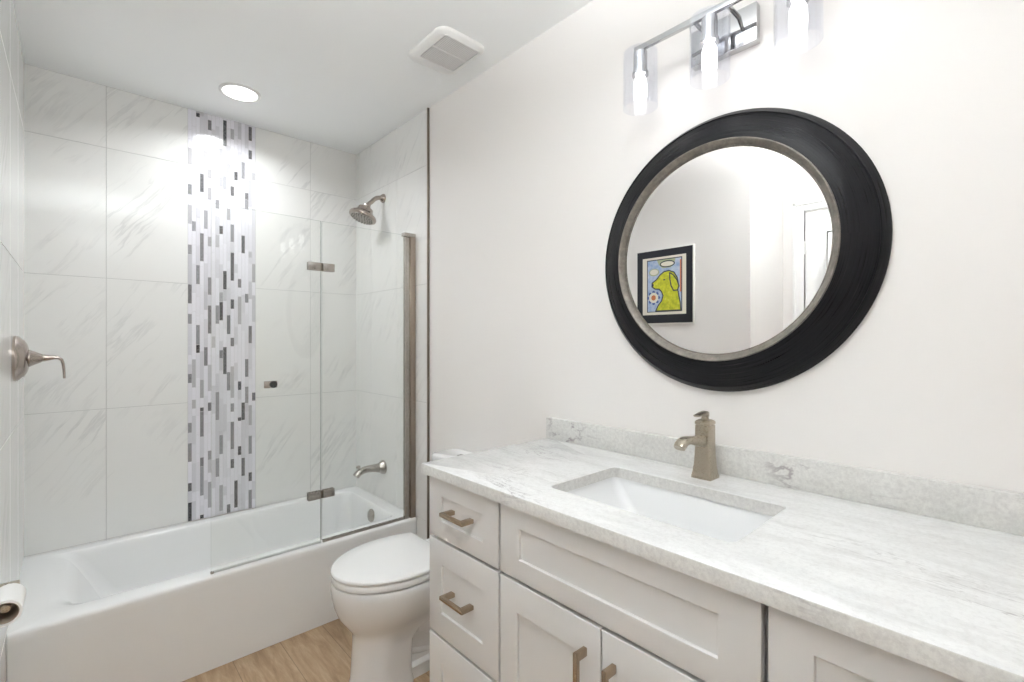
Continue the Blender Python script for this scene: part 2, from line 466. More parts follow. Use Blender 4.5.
# mosaic strip of narrow vertical sticks; the darker sticks are where the photo has them
DARK = [(0,0.373,0.466,0.02),(0,0.523,0.566,0.25),(0,0.675,0.771,0.48),(0,0.824,0.876,0.5),(0,1.08,1.128,0.42),(0,1.384,1.436,0.5),(0,1.489,1.588,0.35),(0,1.742,1.792,0.55),(0,1.9,1.995,0.68),(0,2.05,2.103,0.5),(0,2.205,2.288,0.72),(1,0.947,0.993,0.68),(1,1.056,1.202,0.68),(1,1.864,1.915,0.55),(2,1.234,1.278,0.03),(2,1.279,1.38,0.5),(2,1.591,1.691,0.5),(2,2.459,2.481,0.03),(3,0.372,0.387,0.08),(3,0.49,0.642,0.55),(3,0.647,0.689,0.42),(3,0.797,0.93,0.42),(3,0.93,0.944,0.2),(3,0.999,1.095,0.6),(3,1.712,1.858,0.45),(3,2.073,2.168,0.3),(3,2.325,2.371,0.7),(4,1.166,1.265,0.42),(4,1.884,1.981,0.6),(4,2.191,2.291,0.72),(5,0.419,0.555,0.62),(5,0.671,0.719,0.55),(5,0.928,0.973,0.35),(5,1.033,1.172,0.72),(5,1.335,1.484,0.4),(5,1.539,1.632,0.5),(5,1.794,1.845,0.62),(5,2.041,2.103,0.62),(5,2.153,2.2,0.65),(5,2.406,2.459,0.35),(6,1.26,1.321,0.72),(6,2.387,2.414,0.8),(7,0.574,0.673,0.55),(7,0.876,1.026,0.52),(7,1.387,1.486,0.5),(7,1.794,1.86,0.7),(7,2.0,2.047,0.55),(8,0.389,0.527,0.62),(8,0.692,0.794,0.55),(8,1.203,1.248,0.42),(8,1.406,1.505,0.08),(8,1.505,1.557,0.6),(8,1.867,1.911,0.25),(8,2.122,2.169,0.68),(8,2.224,2.322,0.72),(9,1.118,1.264,0.22),(9,1.572,1.672,0.15),(9,2.11,2.181,0.65),(9,2.342,2.48,0.12),(10,0.372,0.416,0.38),(10,1.029,1.129,0.48),(10,1.333,1.436,0.35),(10,1.948,2.01,0.62),(10,2.201,2.249,0.68),(11,0.607,0.657,0.3),(11,0.71,0.859,0.45),(11,0.913,0.959,0.5),(11,0.988,1.159,0.68),(11,1.267,1.314,0.38),(11,1.47,1.522,0.25),(11,1.622,1.775,0.2),(11,1.832,1.927,0.5),(11,2.082,2.134,0.3),(11,2.388,2.444,0.6),(12,0.39,0.538,0.2),(12,2.17,2.217,0.22),(13,0.673,0.722,0.2),(13,0.859,0.863,0.2),(13,1.028,1.076,0.2),(13,1.387,1.539,0.65),(13,1.587,1.635,0.42),(13,2.398,2.47,0.72),(14,0.555,0.655,0.32),(14,0.862,0.959,0.22),(14,1.777,1.875,0.2),(14,2.186,2.278,0.5),(15,0.953,1.045,0.52),(15,1.098,1.197,0.4),(15,1.507,1.556,0.42),(15,2.021,2.075,0.5),(15,2.076,2.113,0.35),(16,0.373,0.472,0.48),(16,0.52,0.569,0.25),(16,0.671,0.772,0.52),(16,0.829,0.941,0.65),(16,1.283,1.38,0.35),(16,1.757,1.791,0.68),(16,2.303,2.352,0.3),(16,2.405,2.482,0.25),(17,0.964,1.01,0.3),(17,1.622,1.725,0.62),(17,2.19,2.23,0.68)]
def mosaic():
    b = bmesh.new(); colr = b.faces.layers.int.new('k'); pal = []
    W = (MX1 - MX0) / 18; z_lo, z_hi = 0.37, ZC; y1 = YB - TH
    rnd = random.Random(11)
    def put(c, z0, z1, col):
        g = 0.0009; x0 = MX0 + c * W + g; x1 = MX0 + (c + 1) * W - g; z0 += g; z1 -= g
        if z1 - z0 < 0.004: return
        v = [b.verts.new(p) for p in ((x0, YB, z0), (x1, YB, z0), (x1, YB, z1), (x0, YB, z1), (x0, y1, z0), (x1, y1, z0), (x1, y1, z1), (x0, y1, z1))]
        pal.append(col)
        for q in ((4, 5, 6, 7), (0, 1, 5, 4), (1, 2, 6, 5), (2, 3, 7, 6), (3, 0, 4, 7)):
            f = b.faces.new([v[i] for i in q]); f[colr] = len(pal) - 1
    for c in range(18):
        z = z_lo; todo = [d for d in DARK if d[0] == c]
        while z < z_hi - 0.001:
            nxt = todo[0] if todo else None
            if nxt and z >= nxt[1] - 0.012:
                top = max(nxt[2], z + 0.02)
                g = nxt[3] ** 1.9
                t = rnd.uniform(-0.02, 0.02)
                put(c, z, min(top, z_hi), (g * 0.98 + t * .3, g * 0.97, g * 1.02 - t * .3)); z = top; todo.pop(0); continue
            ln = rnd.choice((0.048, 0.098, 0.098, 0.148, 0.148))
            lim = nxt[1] if nxt else z_hi
            top = min(z + ln, lim)
            if lim - top < 0.02: top = lim
            k = rnd.random()
            g = 0.84 if k < 0.52 else (0.77 if k < 0.74 else (0.68 if k < 0.93 else 0.58))
            g += rnd.uniform(-0.02, 0.02)
            put(c, z, top, (g * 0.97, g * 0.96, min(g * 1.025, 0.88))); z = top
    org = WORLD[wall_back.name]
    bmesh.ops.recalc_face_normals(b, faces=list(b.faces))
    for v in b.verts: v.co -= org
    me = bpy.data.meshes.new('mosaic_strip')
    ks = [f[colr] for f in b.faces]
    b.to_mesh(me); b.free()
    at = me.attributes.new('stick', 'FLOAT_COLOR', 'CORNER')
    for p, k in zip(me.polygons, ks):
        for li in p.loop_indices: at.data[li].color = (*pal[k], 1)
    me.materials.append(M['mosaic'])
    o = bpy.data.objects.new('mosaic_strip', me); COL.objects.link(o); o.parent = wall_back
    o['label'] = 'vertical strip of narrow white, grey and black mosaic sticks'
    MB().box((MX0, YB - TH + 0.002, 0.37), (MX1, YB, ZC)).build('mosaic_grout', M['mosaic_grout'], wall_back)
mosaic()

# dark metal trim closing the tile edge on both side walls
struct(MB().box((XR - TH - 0.003, YT - 0.005, 0), (XR, YT + 0.004, ZC - 0.002), 0.001).build('trim_1', M['trim_metal']))
struct(MB().box((XL, 1.925, 0), (XL + TH + 0.001, 1.934, ZC - 0.002), 0.001).build('trim_2', M['trim_metal']))

# baseboards
def baseb(name, lo, hi):
    struct(MB().box(lo, hi, 0.004).build(name, M['trim_white']))
baseb('baseboard_right', (XR - 0.013, 1.222, 0), (XR, YT - 0.006, 0.10))
baseb('baseboard_near', (XRC + 0.014, YN, 0), (XR, YN + 0.013, 0.10))
baseb('baseboard_left', (XL, YJ, 0), (XL + 0.011, 1.924, 0.10))

# door in the recess wall, seen in the mirror
DY1 = 0.922; DY0 = DY1 - 0.76; DZ = 2.085
door = MB()
xf = XRC + 0.012
def panel_door(mb, x, y0, y1, z0, z1):
    cols = [(y0 + 0.11, (y0 + y1) / 2 - 0.05), ((y0 + y1) / 2 + 0.05, y1 - 0.11)]
    rws = [(z0 + 0.22, z0 + 0.72), (z0 + 0.84, z0 + 1.52), (z0 + 1.64, z1 - 0.13)]
    mb.box((x - 0.012, y0, z0), (x, y1, z1), 0.001)
    ys = [y0, cols[0][0], cols[0][1], cols[1][0], cols[1][1], y1]
    zs = [z0, rws[0][0], rws[0][1], rws[1][0], rws[1][1], rws[2][0], rws[2][1], z1]
    for i in range(5):
        for j in range(7):
            if i in (1, 3) and j in (1, 3, 5):
                a, b_, c, d = ys[i], ys[i + 1], zs[j], zs[j + 1]
                def rq(xx, e): return [(xx, a + e, c + e), (xx, b_ - e, c + e), (xx, b_ - e, d - e), (xx, a + e, d - e)]
                mb.loft([rq(x + 0.006, 0), rq(x + 0.001, 0.012), rq(x + 0.005, 0.035)], False, True)
            else:
                mb.box((x, ys[i], zs[j]), (x + 0.006, ys[i + 1], zs[j + 1]))
panel_door(door, XRC + 0.013, DY0, DY1, 0.012, DZ - 0.012)
d1 = struct(door.build('door_1', M['trim_white'], origin=(XRC + 0.013, DY1, 0), sharp=4))
for hz in (1.86, 1.05, 0.25):
    MB().lathe([(0.005, -0.04), (0.005, 0.04)], (XRC + 0.024, DY1 + 0.004, hz), n=12).box((XRC + 0.0195, DY1 - 0.004, hz - 0.04), (XRC + 0.0215, DY1 + 0.006, hz + 0.04)).build('hinge', M['trim_white'], d1)
kb = MB().lathe([(0.028, 0), (0.028, 0.006), (0.012, 0.01), (0.010, 0.03), (0.024, 0.04), (0.028, 0.055), (0.02, 0.068), (0.004, 0.07)], (XRC + 0.019, DY0 + 0.06, 0.95), (1, 0, 0), 24).build('door_handle', M['nickel'], d1)
cs = MB(); cw = 0.062
for lo, hi in (((XRC, DY1 + 0.008, 0), (XRC + 0.02, DY1 + 0.008 + cw, DZ + cw)), ((XRC, DY0 - 0.008 - cw, 0), (XRC + 0.02, DY0 - 0.008, DZ + cw)), ((XRC, DY0 - 0.008, DZ), (XRC + 0.02, DY1 + 0.008, DZ + cw))):
    cs.box(lo, hi, 0.003)
for lo, hi in (((XRC, DY1 + 0.014 + cw * 0.6, 0), (XRC + 0.026, DY1 + 0.008 + cw, DZ + cw)), ((XRC, DY0 - 0.008, DZ + 0.6 * cw), (XRC + 0.026, DY1 + 0.008 + cw, DZ + cw))):
    cs.box(lo, hi, 0.004)
struct(cs.build('trim_3', M['trim_white'], sharp=10))
baseb('baseboard_recess', (XRC, YN + 0.014, 0), (XRC + 0.013, DY0 - 0.008 - cw - 0.001, 0.10))

# ================================================================== BATHTUB
TX0, TX1, TY0, TY1, TZ = XL + TH, XR - TH, 2.190, YB - TH - 0.0015, 0.365
tub = thing('bathtub', 'white alcove bathtub with a plain flat apron below the glass screen', 'bathtub', (0.58, 2.55, 0))
lp = []
def lr(x0, x1, y0, y1, z, r): lp.append(rrect(x0, x1, y0, y1, z, r, 8))
lr(TX0, TX1, TY0 - 0.004, TY1, 0.0, 0.004)
lr(TX0, TX1, TY0 - 0.004, TY1, 0.012, 0.004)
lr(TX0, TX1, TY0, TY1, TZ - 0.035, 0.006)
lr(TX0, TX1, TY0 - 0.001, TY1, TZ - 0.014, 0.006)
lr(TX0, TX1, TY0 + 0.002, TY1, TZ - 0.005, 0.006)
lr(TX0, TX1, TY0 + 0.008, TY1, TZ, 0.006)
A = [(-0.105, 1.262, 2.278, 2.876, 0.000, (.11, .055, .055, .035)),
     (-0.070, 1.258, 2.283, 2.872, -0.0015, (.11, .055, .055, .038)),
     (-0.038, 1.254, 2.288, 2.868, -0.008, (.11, .055, .055, .040)),
     (-0.015, 1.249, 2.292, 2.863, -0.026, (.11, .06, .06, .042)),
     (0.012, 1.243, 2.297, 2.858, -0.068, (.11, .07, .07, .045)),
     (0.045, 1.236, 2.303, 2.852, -0.130, (.11, .07, .07, .050)),
     (0.080, 1.229, 2.309, 2.846, -0.200, (.11, .08, .08, .060)),
     (0.112, 1.218, 2.320, 2.835, -0.255, (.08, .09, .09, .08)),
     (0.165, 1.195, 2.345, 2.810, -0.288, (.09, .09, .09, .09)),
     (0.240, 1.150, 2.390, 2.765, -0.300, (.08, .08, .08, .08))]
for a in A: lr(a[0], a[1], a[2], a[3], TZ + a[4], a[5])
MB().loft(lp, True, True).build('tub_shell', M['acrylic'], tub, sharp=50)
MB().lathe([(0.001, 0.022), (0.012, 0.020), (0.030, 0.013), (0.036, 0.006), (0.036, 0.0)], (1.2455, 2.535, 0.303), (-1, 0, 0.09), 28).build('overflow_plate', M['nickel'], tub)
MB().lathe([(0.036, 0), (0.036, 0.003), (0.028, 0.004), (0.004, 0.006)], (1.09, 2.56, TZ - 0.3005), n=24).build('drain', M['nickel'], tub)

# tub spout
sp = thing('tub_spout', 'brushed nickel tub spout with a diverter knob on its tip', 'tub spout', (XR - TH, 2.555, 0.560))
MB().lathe([(0.040, 0), (0.040, 0.006), (0.036, 0.014), (0.029, 0.024), (0.026, 0.034)], (XR - TH, 2.555, 0.560), (-1, 0, 0), 28).build('flange', M['nickel'], sp)
pth = [(1.318, .560), (1.295, .561), (1.265, .564), (1.235, .566), (1.208, .564), (1.187, .558), (1.170, .548), (1.159, .535)]
rad = [(.026, .029), (.024, .026), (.022, .022), (.021, .020), (.021, .019), (.021, .019), (.021, .019), (.022, .019)]
MB().sweep([(x, 2.555, z) for x, z in pth], rad, n=20).build('spout_body', M['nickel'], sp)
MB().lathe([(0.0055, 0), (0.0055, 0.014), (0.012, 0.018), (0.013, 0.023), (0.009, 0.028), (0.001, 0.029)], (1.180, 2.555, 0.566), (-0.3, 0, 1), 20).build('diverter_knob', M['nickel'], sp)

# shower head on its arm
sh = thing('rain_shower', 'round nickel shower head on a short bent wall arm', 'shower head', (XR - TH, 2.555, 2.14))
MB().lathe([(0.026, 0), (0.026, 0.004), (0.022, 0.012), (0.015, 0.020), (0.012, 0.022)], (XR - TH, 2.555, 2.128), (-1, 0, 0), 28).build('flange', M['shower_metal'], sh)
MB().sweep([(1.322, 2.555, 2.128), (1.305, 2.555, 2.128), (1.287, 2.555, 2.123), (1.268, 2.555, 2.110), (1.254, 2.555, 2.094), (1.240, 2.555, 2.082), (1.231, 2.555, 2.070)], (0.0125, 0.0125), n=16).build('shower_arm', M['shower_metal'], sh)
ax = Vector((-0.36, 0, -0.93)).normalized(); o0 = Vector((1.230, 2.555, 2.077))
hb = MB().lathe([(0.012, 0), (0.018, 0.004), (0.020, 0.014), (0.018, 0.020), (0.028, 0.024), (0.042, 0.032), (0.044, 0.040), (0.048, 0.050), (0.054, 0.060), (0.066, 0.068), (0.075, 0.074), (0.078, 0.082), (0.076, 0.090), (0.066, 0.094)], o0, ax, 40).build('head_body', M['shower_metal'], sh)
fp = MB().lathe([(0.066, 0.0935), (0.064, 0.0965), (0.030, 0.098), (0.002, 0.098)], o0, ax, 40).build('spray_face', M['nickel'], hb)
nz = MB(); uu = ax.cross(Vector((0, 1, 0))).normalized(); vv = Vector((0, 1, 0))
for rr, k in ((0.058, 22), (0.046, 18), (0.033, 12), (0.018, 6)):
    for i in range(k):
        a = 2 * PI * i / k
        nz.lathe([(0.0028, 0.096), (0.0022, 0.1005)], o0 + uu * rr * math.cos(a) + vv * rr * math.sin(a), ax, 6)
nz.build('nozzles', M['nozzle'], fp)

# shower valve on the left wall
vx = XL + TH
va = thing('shower_valve', 'nickel shower valve with a down-turned lever at the left edge of the tub wall', 'shower valve', (vx, 2.45, 1.235))
MB().lathe([(0.080, 0), (0.081, 0.007), (0.076, 0.016), (0.070, 0.020), (0.066, 0.026), (0.050, 0.034), (0.034, 0.038)], (vx, 2.45, 1.235), (1, 0, 0), 40).build('valve_plate', M['shower_metal'], va)
hn = MB().lathe([(0.031, 0.038), (0.031, 0.041), (0.029, 0.043), (0.0145, 0.072), (0.0125, 0.074), (0.0125, 0.076), (0.014, 0.078)], (vx, 2.45, 1.235), (1, 0, 0), 32)
hn.sweep([(-.083, 2.45, 1.235), (-.070, 2.45, 1.2355), (-.055, 2.45, 1.2365), (-.044, 2.45, 1.2345), (-.036, 2.45, 1.227), (-.032, 2.45, 1.213), (-.030, 2.45, 1.190), (-.0285, 2.45, 1.158)],
         [(.013, .013), (.012, .010), (.012, .0075), (.012, .006), (.012, .0052), (.012, .005), (.0125, .0045), (.012, .004)], n=20, power=2.6)
hn.build('lever', M['shower_metal'], va)

# ================================================================== GLASS SCREEN
YG = 2.215
gs = thing('shower_screen', 'frameless hinged glass bath screen fixed on the tub rim to the right wall', 'shower screen', (0.86, YG, TZ))
def pane(name, x0, x1, z0, z1):
    mb = MB().box((x0, YG - 0.004, z0), (x1, YG + 0.004, z1))
    o = mb.build(name, [M['glass'], M['glass_edge']], gs)
    for p in o.data.polygons:
        if abs(p.normal.y) < 0.5: p.material_index = 1
    return o
pane('fixed_panel', 0.841, 1.286, TZ + 0.012, 1.850)
pane('swing_panel', 0.401, 0.835, TZ + 0.010, 1.850)
MB().box((0.845, YG - 0.006, TZ + 0.0005), (1.298, YG + 0.006, TZ + 0.013), 0.001).build('bottom_channel', M['nickel'], gs)
MB().box((0.403, YG - 0.0025, TZ + 0.001), (0.838, YG + 0.0025, TZ + 0.010), 0.001).build('sweep_seal', M['clear_seal'], gs)
MB().box((0.399, YG - 0.006, TZ + 0.001), (0.411, YG + 0.006, TZ + 0.009), 0.001).build('seal_end_stop', M['nickel'], gs)
MB().box((0.8355, YG - 0.0035, TZ + 0.013), (0.8405, YG + 0.0035, 1.848), 0.0005).build('center_seal', M['clear_seal'], gs)
for z in (1.638, 0.590):
    h = MB()
    for s in (-1, 1):
        h.box((0.777, YG + s * 0.004 if s > 0 else YG - 0.012, z - 0.018), (0.832, YG + 0.012 if s > 0 else YG - 0.004, z + 0.018), 0.0012)
        h.box((0.844, YG + 0.004 if s > 0 else YG - 0.012, z - 0.018), (0.897, YG + 0.012 if s > 0 else YG - 0.004, z + 0.018), 0.0012)
    ho = h.build('hinge', M['nickel'], gs)
    MB().lathe([(0.0075, -0.018), (0.0075, 0.018)], (0.838, YG, z), n=16).build('hinge_pin', M['trim_metal'], ho)
MB().box((1.300, YG - 0.016, TZ + 0.0005), (XR - TH - 0.0005, YG + 0.016, 1.858), 0.0015).build('wall_channel', M['screen_frame'], gs)
MB().box((1.268, YG - 0.009, TZ + 0.0005), (1.300, YG + 0.009, 1.843), 0.0015).build('panel_channel', M['nickel'], gs)
MB().box((1.262, YG - 0.017, 1.843), (XR - TH - 0.0005, YG + 0.017, 1.862), 0.0015).build('channel_cap', M['nickel'], gs)
kn = MB().box((0.594, YG - 0.010, 1.095), (0.646, YG - 0.004, 1.125), 0.001).build('knob_plate', M['nickel'], gs)
MB().lathe([(0.0148, 0), (0.0148, 0.006), (0.013, 0.008), (0.001, 0.0085)], (0.630, YG - 0.010, 1.110), (0, -1, 0), 24).build('knob_pad', M['black'], kn)

# ================================================================== TOILET
YC = 1.690
to = thing('toilet', 'white elongated toilet with closed lid between tub and vanity', 'toilet', (1.0, YC, 0))
def egg(xf, xb, xm, hw, hwb, z):
    p = []
    for i in range(29):
        a = PI * i / 28
        p.append(Vector((xm - (xm - xf) * math.sin(a), YC + math.cos(a) * hw, z)))
    rc = min(0.014, hwb * 0.3, (xb - xm) * 0.3)
    for i in range(1, 9):
        t = i / 8
        p.append(Vector((xm + (xb - rc - xm) * t, YC - (hw - (hw - hwb) * t * t), z)))
    for i in range(1, 6):
        a = PI / 2 * i / 5
        p.append(Vector((xb - rc + rc * math.sin(a), YC - hwb + rc * (1 - math.cos(a)), z)))
    for i in range(1, 6):
        p.append(Vector((xb, YC + (-1 + 2 * i / 6) * (hwb - rc), z)))
    for i in range(0, 6):
        a = PI / 2 * (1 - i / 5)
        p.append(Vector((xb - rc + rc * math.sin(a), YC + hwb - rc * (1 - math.cos(a)), z)))
    for i in range(7, 0, -1):
        t = i / 8
        p.append(Vector((xm + (xb - rc - xm) * t, YC + (hw - (hw - hwb) * t * t), z)))
    return p
B = [(.750, .955, .85, .106, .104, 0.000), (.750, .955, .85, .106, .104, 0.012), (.755, .952, .85, .101, .099, 0.030), (.759, .950, .85, .099, .098, 0.10),
     (.762, .955, .86, .099, .098, 0.165), (.762, .985, .87, .101, .099, 0.195), (.757, 1.06, .89, .107, .100, 0.215), (.742, 1.14, .90, .118, .102, 0.235), (.726, 1.17, .91, .135, .104, 0.258),
     (.708, 1.18, .92, .155, .108, 0.285), (.694, 1.18, .925, .172, .114, 0.320), (.687, 1.18, .93, .183, .122, 0.355), (.684, 1.18, .93, .188, .130, 0.380),
     (.684, 1.18, .93, .189, .135, 0.401), (.687, 1.178, .93, .186, .132, 0.408), (.694, 1.17, .93, .178, .125, 0.4095)]
bowl = MB().loft([egg(*b) for b in B], True, True)
bowl.loft([rrect(0.93, 1.25, YC - hw, YC + hw, z, 0.02, 5) for z, hw in ((0.0, .090), (0.045, .090), (0.055, .072), (0.17, .068), (0.25, .068))], True, True)
bowl.sweep([(.95, YC, .10), (1.0, YC, .085), (1.05, YC, .075), (1.10, YC, .085), (1.14, YC, .12), (1.17, YC, .17), (1.18, YC, .23)], [(.075, .035)] * 7, n=20)
bowl.loft([rrect(0.95, 1.24, YC - hw, YC + hw, z, 0.03, 5) for z, hw in ((0.175, .094), (0.22, .100), (0.30, .112), (0.38, .135), (0.40, .138), (0.4105, .136))], True, True)
bowl.build('bowl', M['porcelain'], to, sharp=45)
def slab(name, z0, z1, off, m, dome=0.0):
    f = lambda d, z: egg(.683 + off + d, 1.095 - d, .93, .190 - off - d, .162 - off - d, z)
    return MB().loft([f(0.006, z0), f(0.001, z0 + 0.002), f(0, z0 + 0.006), f(0, z1 - 0.006), f(0.002, z1 - 0.002), f(0.007, z1), f(0.06, z1 + dome), f(0.12, z1 + dome * 1.3)], True, True).build(name, m, to, sharp=60)
slab('seat', 0.4130, 0.4375, 0.002, M['seat'])
slab('lid', 0.4405, 0.4555, 0.0, M['seat'], 0.0012)
for s in (-1, 1):
    MB().box((1.095, YC + s * 0.045 - 0.018, 0.4095), (1.130, YC + s * 0.045 + 0.018, 0.4395), 0.005).build('lid_hinge', M['seat'], to)
tk = MB().loft([rrect(1.20 - d, XR - 0.012, YC - .13 - d, YC + .13 + d, z, 0.03, 6) for z, d in ((0.4125, 0), (0.43, 0.004), (0.60, 0.012), (0.745, 0.016), (0.75, 0.012))], True, True).build('tank', M['porcelain'], to, sharp=50)
MB().loft([rrect(1.180 + d, XR - 0.006, YC - .162 + d, YC + .156 - d, z, 0.04, 6) for z, d in ((0.7505, 0.004), (0.755, 0), (0.784, 0), (0.790, 0.005))], True, True).build('tank_lid', M['porcelain'], to, sharp=50)
MB().lathe([(0.02, 0), (0.02, 0.003), (0.015, 0.006), (0.001, 0.007)], (1.25, YC, 0.790), n=24).build('flush_button', M['chrome'], to)

# ================================================================== TOILET PAPER
xw = XL
th = thing('toilet_paper_holder', 'nickel toilet paper holder on the left wall at the photo edge', 'toilet paper holder', (xw, 1.625, 0.716))
MB().box((xw + 0.0005, 1.603, 0.694), (xw + 0.010, 1.647, 0.738), 0.002).build('mount', M['faucet'], th)
MB().box((xw + 0.010, 1.615, 0.705), (-0.096, 1.637, 0.728), 0.002).build('post', M['faucet'], th)
MB().lathe([(0.009, 0), (0.009, 0.100), (0.008, 0.102), (0.001, 0.103)], (-0.112, 1.616, 0.713), (0, -1, 0), 20).build('arm', M['faucet'], th)
rz = 0.7085
tp = thing('toilet_paper_roll', 'nearly used up white toilet paper roll hanging on its nickel holder', 'toilet paper', (-0.112, 1.55, rz - 0.0278))
def ring(mb, r0, r1, y0, y1, n=48):
    c = Vector((-0.112, 0, rz))
    def lp(r, y): return [c + Vector((r * math.cos(2 * PI * i / n), y, r * math.sin(2 * PI * i / n))) for i in range(n)]
    mb.loft([lp(r1 - 0.001, y0), lp(r1, y0 + 0.001), lp(r1, y1 - 0.001), lp(r1 - 0.001, y1), lp(r0, y1), lp(r0, y0), lp(r1 - 0.001, y0)], False, False)
mb = MB(); ring(mb, 0.0228, 0.0278, 1.500, 1.600); mb.build('paper', M['paper'], tp)
mb = MB(); ring(mb, 0.0215, 0.0226, 1.5005, 1.5995); mb.build('cardboard_core', M['core'], tp)

# ================================================================== VANITY
van = thing('vanity_cabinet', 'light grey shaker vanity with drawer stacks either side of two doors', 'cabinet', (1.06, 0.59, 0))
VY0, VY1, XFc = -0.030, 1.225, 0.806
b = MB()
b.box((XFc, VY1 - 0.018, 0.0), (XR - 0.001, VY1, 0.8995), 0.0008)
b.box((XFc, VY0, 0.0), (XR - 0.001, VY0 + 0.018, 0.8995), 0.0008)
b.box((XFc + 0.014, VY0 + 0.018, 0.10), (XFc + 0.028, VY1 - 0.018, 0.8995))
b.box((XFc + 0.028, VY0 + 0.018, 0.10), (XR - 0.001, VY1 - 0.018, 0.116))
b.box((XR - 0.010, VY0 + 0.018, 0.116), (XR - 0.001, VY1 - 0.018, 0.8995))
b.build('cabinet_body', M['cabinet'], van)
MB().box((XFc + 0.055, VY0 + 0.018, 0.0), (XFc + 0.070, VY1 - 0.018, 0.0995)).build('toe_kick', M['toe'], van)
XD = 0.785
def shaker(name, y0, y1, z0, z1, st, rt, rb):
    def q(x, e): return [(x, y0 + e, z0 + e), (x, y1 - e, z0 + e), (x, y1 - e, z1 - e), (x, y0 + e, z1 - e)]
    def r(x, e): return [(x, y0 + st + e, z0 + rb + e), (x, y1 - st - e, z0 + rb + e), (x, y1 - st - e, z1 - rt - e), (x, y0 + st + e, z1 - rt - e)]
    mb = MB().loft([q(XFc - 0.0005, 0.001), q(XD + 0.0018, 0), q(XD + 0.0005, 0.0006), q(XD, 0.002), r(XD, -0.0008), r(XD + 0.0008, 0), r(XD + 0.0068, 0.0008)], True, True)
    return mb.build(name, M['cabinet'], van, sharp=25)
XP = 0.755
def pull(parent, y, z, vert):
    mb = MB(); l = 0.054; t = 0.0052
    if vert:
        mb.box((XP - t, y - t, z - l), (XP + t, y + t, z + l), 0.001)
        for s in (-1, 1):
            c = z + s * (l - 0.009)
            mb.box((XP - t * .6, y - t + 0.0003, c - 0.009 + 0.0003), (XD - 0.0002, y + t - 0.0003, c + 0.009 - 0.0003), 0.001)
    else:
        mb.box((XP - t, y - l, z - t), (XP + t, y + l, z + t), 0.001)
        for s in (-1, 1):
            c = y + s * (l - 0.009)
            mb.box((XP - t * .6, c - 0.009 + 0.0003, z - t + 0.0003), (XD - 0.0002, c + 0.009 - 0.0003, z + t - 0.0003), 0.001)
    return mb.build('handle', M['pull'], parent)
ZD = [(0.7225, 0.8945, 0.050), (0.4375, 0.7140, 0.068), (0.1300, 0.4290, 0.068)]
for (y0, y1) in ((0.9060, 1.2215), (-0.0280, 0.2730)):
    for (z0, z1, rr) in ZD:
        dr = shaker('drawer', y0, y1, z0, z1, 0.0625, rr, rr)
        # pulls sit on the recessed centre panel
        yc = (y0 + y1) / 2 + 0.002; zc = (z0 + z1) / 2 + 0.004
        mb = MB(); l = 0.052; t = 0.0052
        mb.box((XP - t, yc - l, zc - t), (XP + t, yc + l, zc + t), 0.001)
        for s in (-1, 1):
            c = yc + s * (l - 0.009)
            mb.box((XP - t * .6, c - 0.0088, zc - 0.0062), (XD + 0.0066, c + 0.0088, zc + 0.0050), 0.001)
        mb.build('handle', M['pull'], dr)
ff = shaker('drawer_front', 0.2830, 0.8985, 0.7225, 0.8945, 0.068, 0.049, 0.049)
for (y0, y1, hy) in ((0.5900, 0.8985, 0.628), (0.2830, 0.5860, 0.556)):
    dr = shaker('door', y0, y1, 0.1300, 0.7140, 0.061, 0.072, 0.072)
    pull(dr, hy, 0.607, True)

# countertop with the sink cut-out
CX0, CX1, CY0, CY1 = 0.769, XR - 0.0008, -0.048, 1.243
SX0, SX1, SY0, SY1 = 0.884, 1.168, 0.366, 0.826
def counter():
    bm = bmesh.new()
    def vl(pts): return [bm.verts.new(p) for p in pts]
    def band(a, c, mi):
        n = len(a)
        for i in range(n):
            f = bm.faces.new((a[i], a[(i + 1) % n], c[(i + 1) % n], c[i])); f.material_index = mi
    e = 0.003
    o0 = vl(rrect(CX0, CX1, CY0, CY1, 0.9000, 0.004, 4)); o1 = vl(rrect(CX0, CX1, CY0, CY1, ZT - e, 0.004, 4))
    om = vl(rrect(CX0 + e * .3, CX1, CY0 + e * .3, CY1 - e * .3, ZT - e * .3, 0.004, 4)); o2 = vl(rrect(CX0 + e, CX1, CY0 + e, CY1 - e, ZT, 0.004, 4))
    band(o0, o1, 1); band(o1, om, 1); band(om, o2, 0)
    h0 = vl(rrect(SX0, SX1, SY0, SY1, 0.9000, 0.018, 6)); h1 = vl(rrect(SX0, SX1, SY0, SY1, ZT - 0.002, 0.018, 6)); h2 = vl(rrect(SX0 - 0.002, SX1 + 0.002, SY0 - 0.002, SY1 + 0.002, ZT, 0.020, 6))
    band(h0, h1, 1); band(h1, h2, 0)
    for a, c in ((o2, h2), (o0, h0)):
        es = []
        for lp in (a, c):
            for i in range(len(lp)):
                es.append(bm.edges.get((lp[i], lp[(i + 1) % len(lp)])))
        bmesh.ops.triangle_fill(bm, use_beauty=True, edges=es)
    mb = MB(); mb.bm.free(); mb.bm = bm
    return mb.build('countertop', [M['counter'], M['splash']], sharp=40)
tag(counter(), 'white grey-veined marble countertop with a cut-out sink on the vanity', 'countertop')
tag(MB().box((XR - 0.022, CY0 + 0.0, ZT + 0.0003), (XR - 0.0008, 1.241, 1.008), 0.002).build('backsplash', M['splash']),
    'low marble backsplash strip along the wall behind the faucet', 'backsplash')

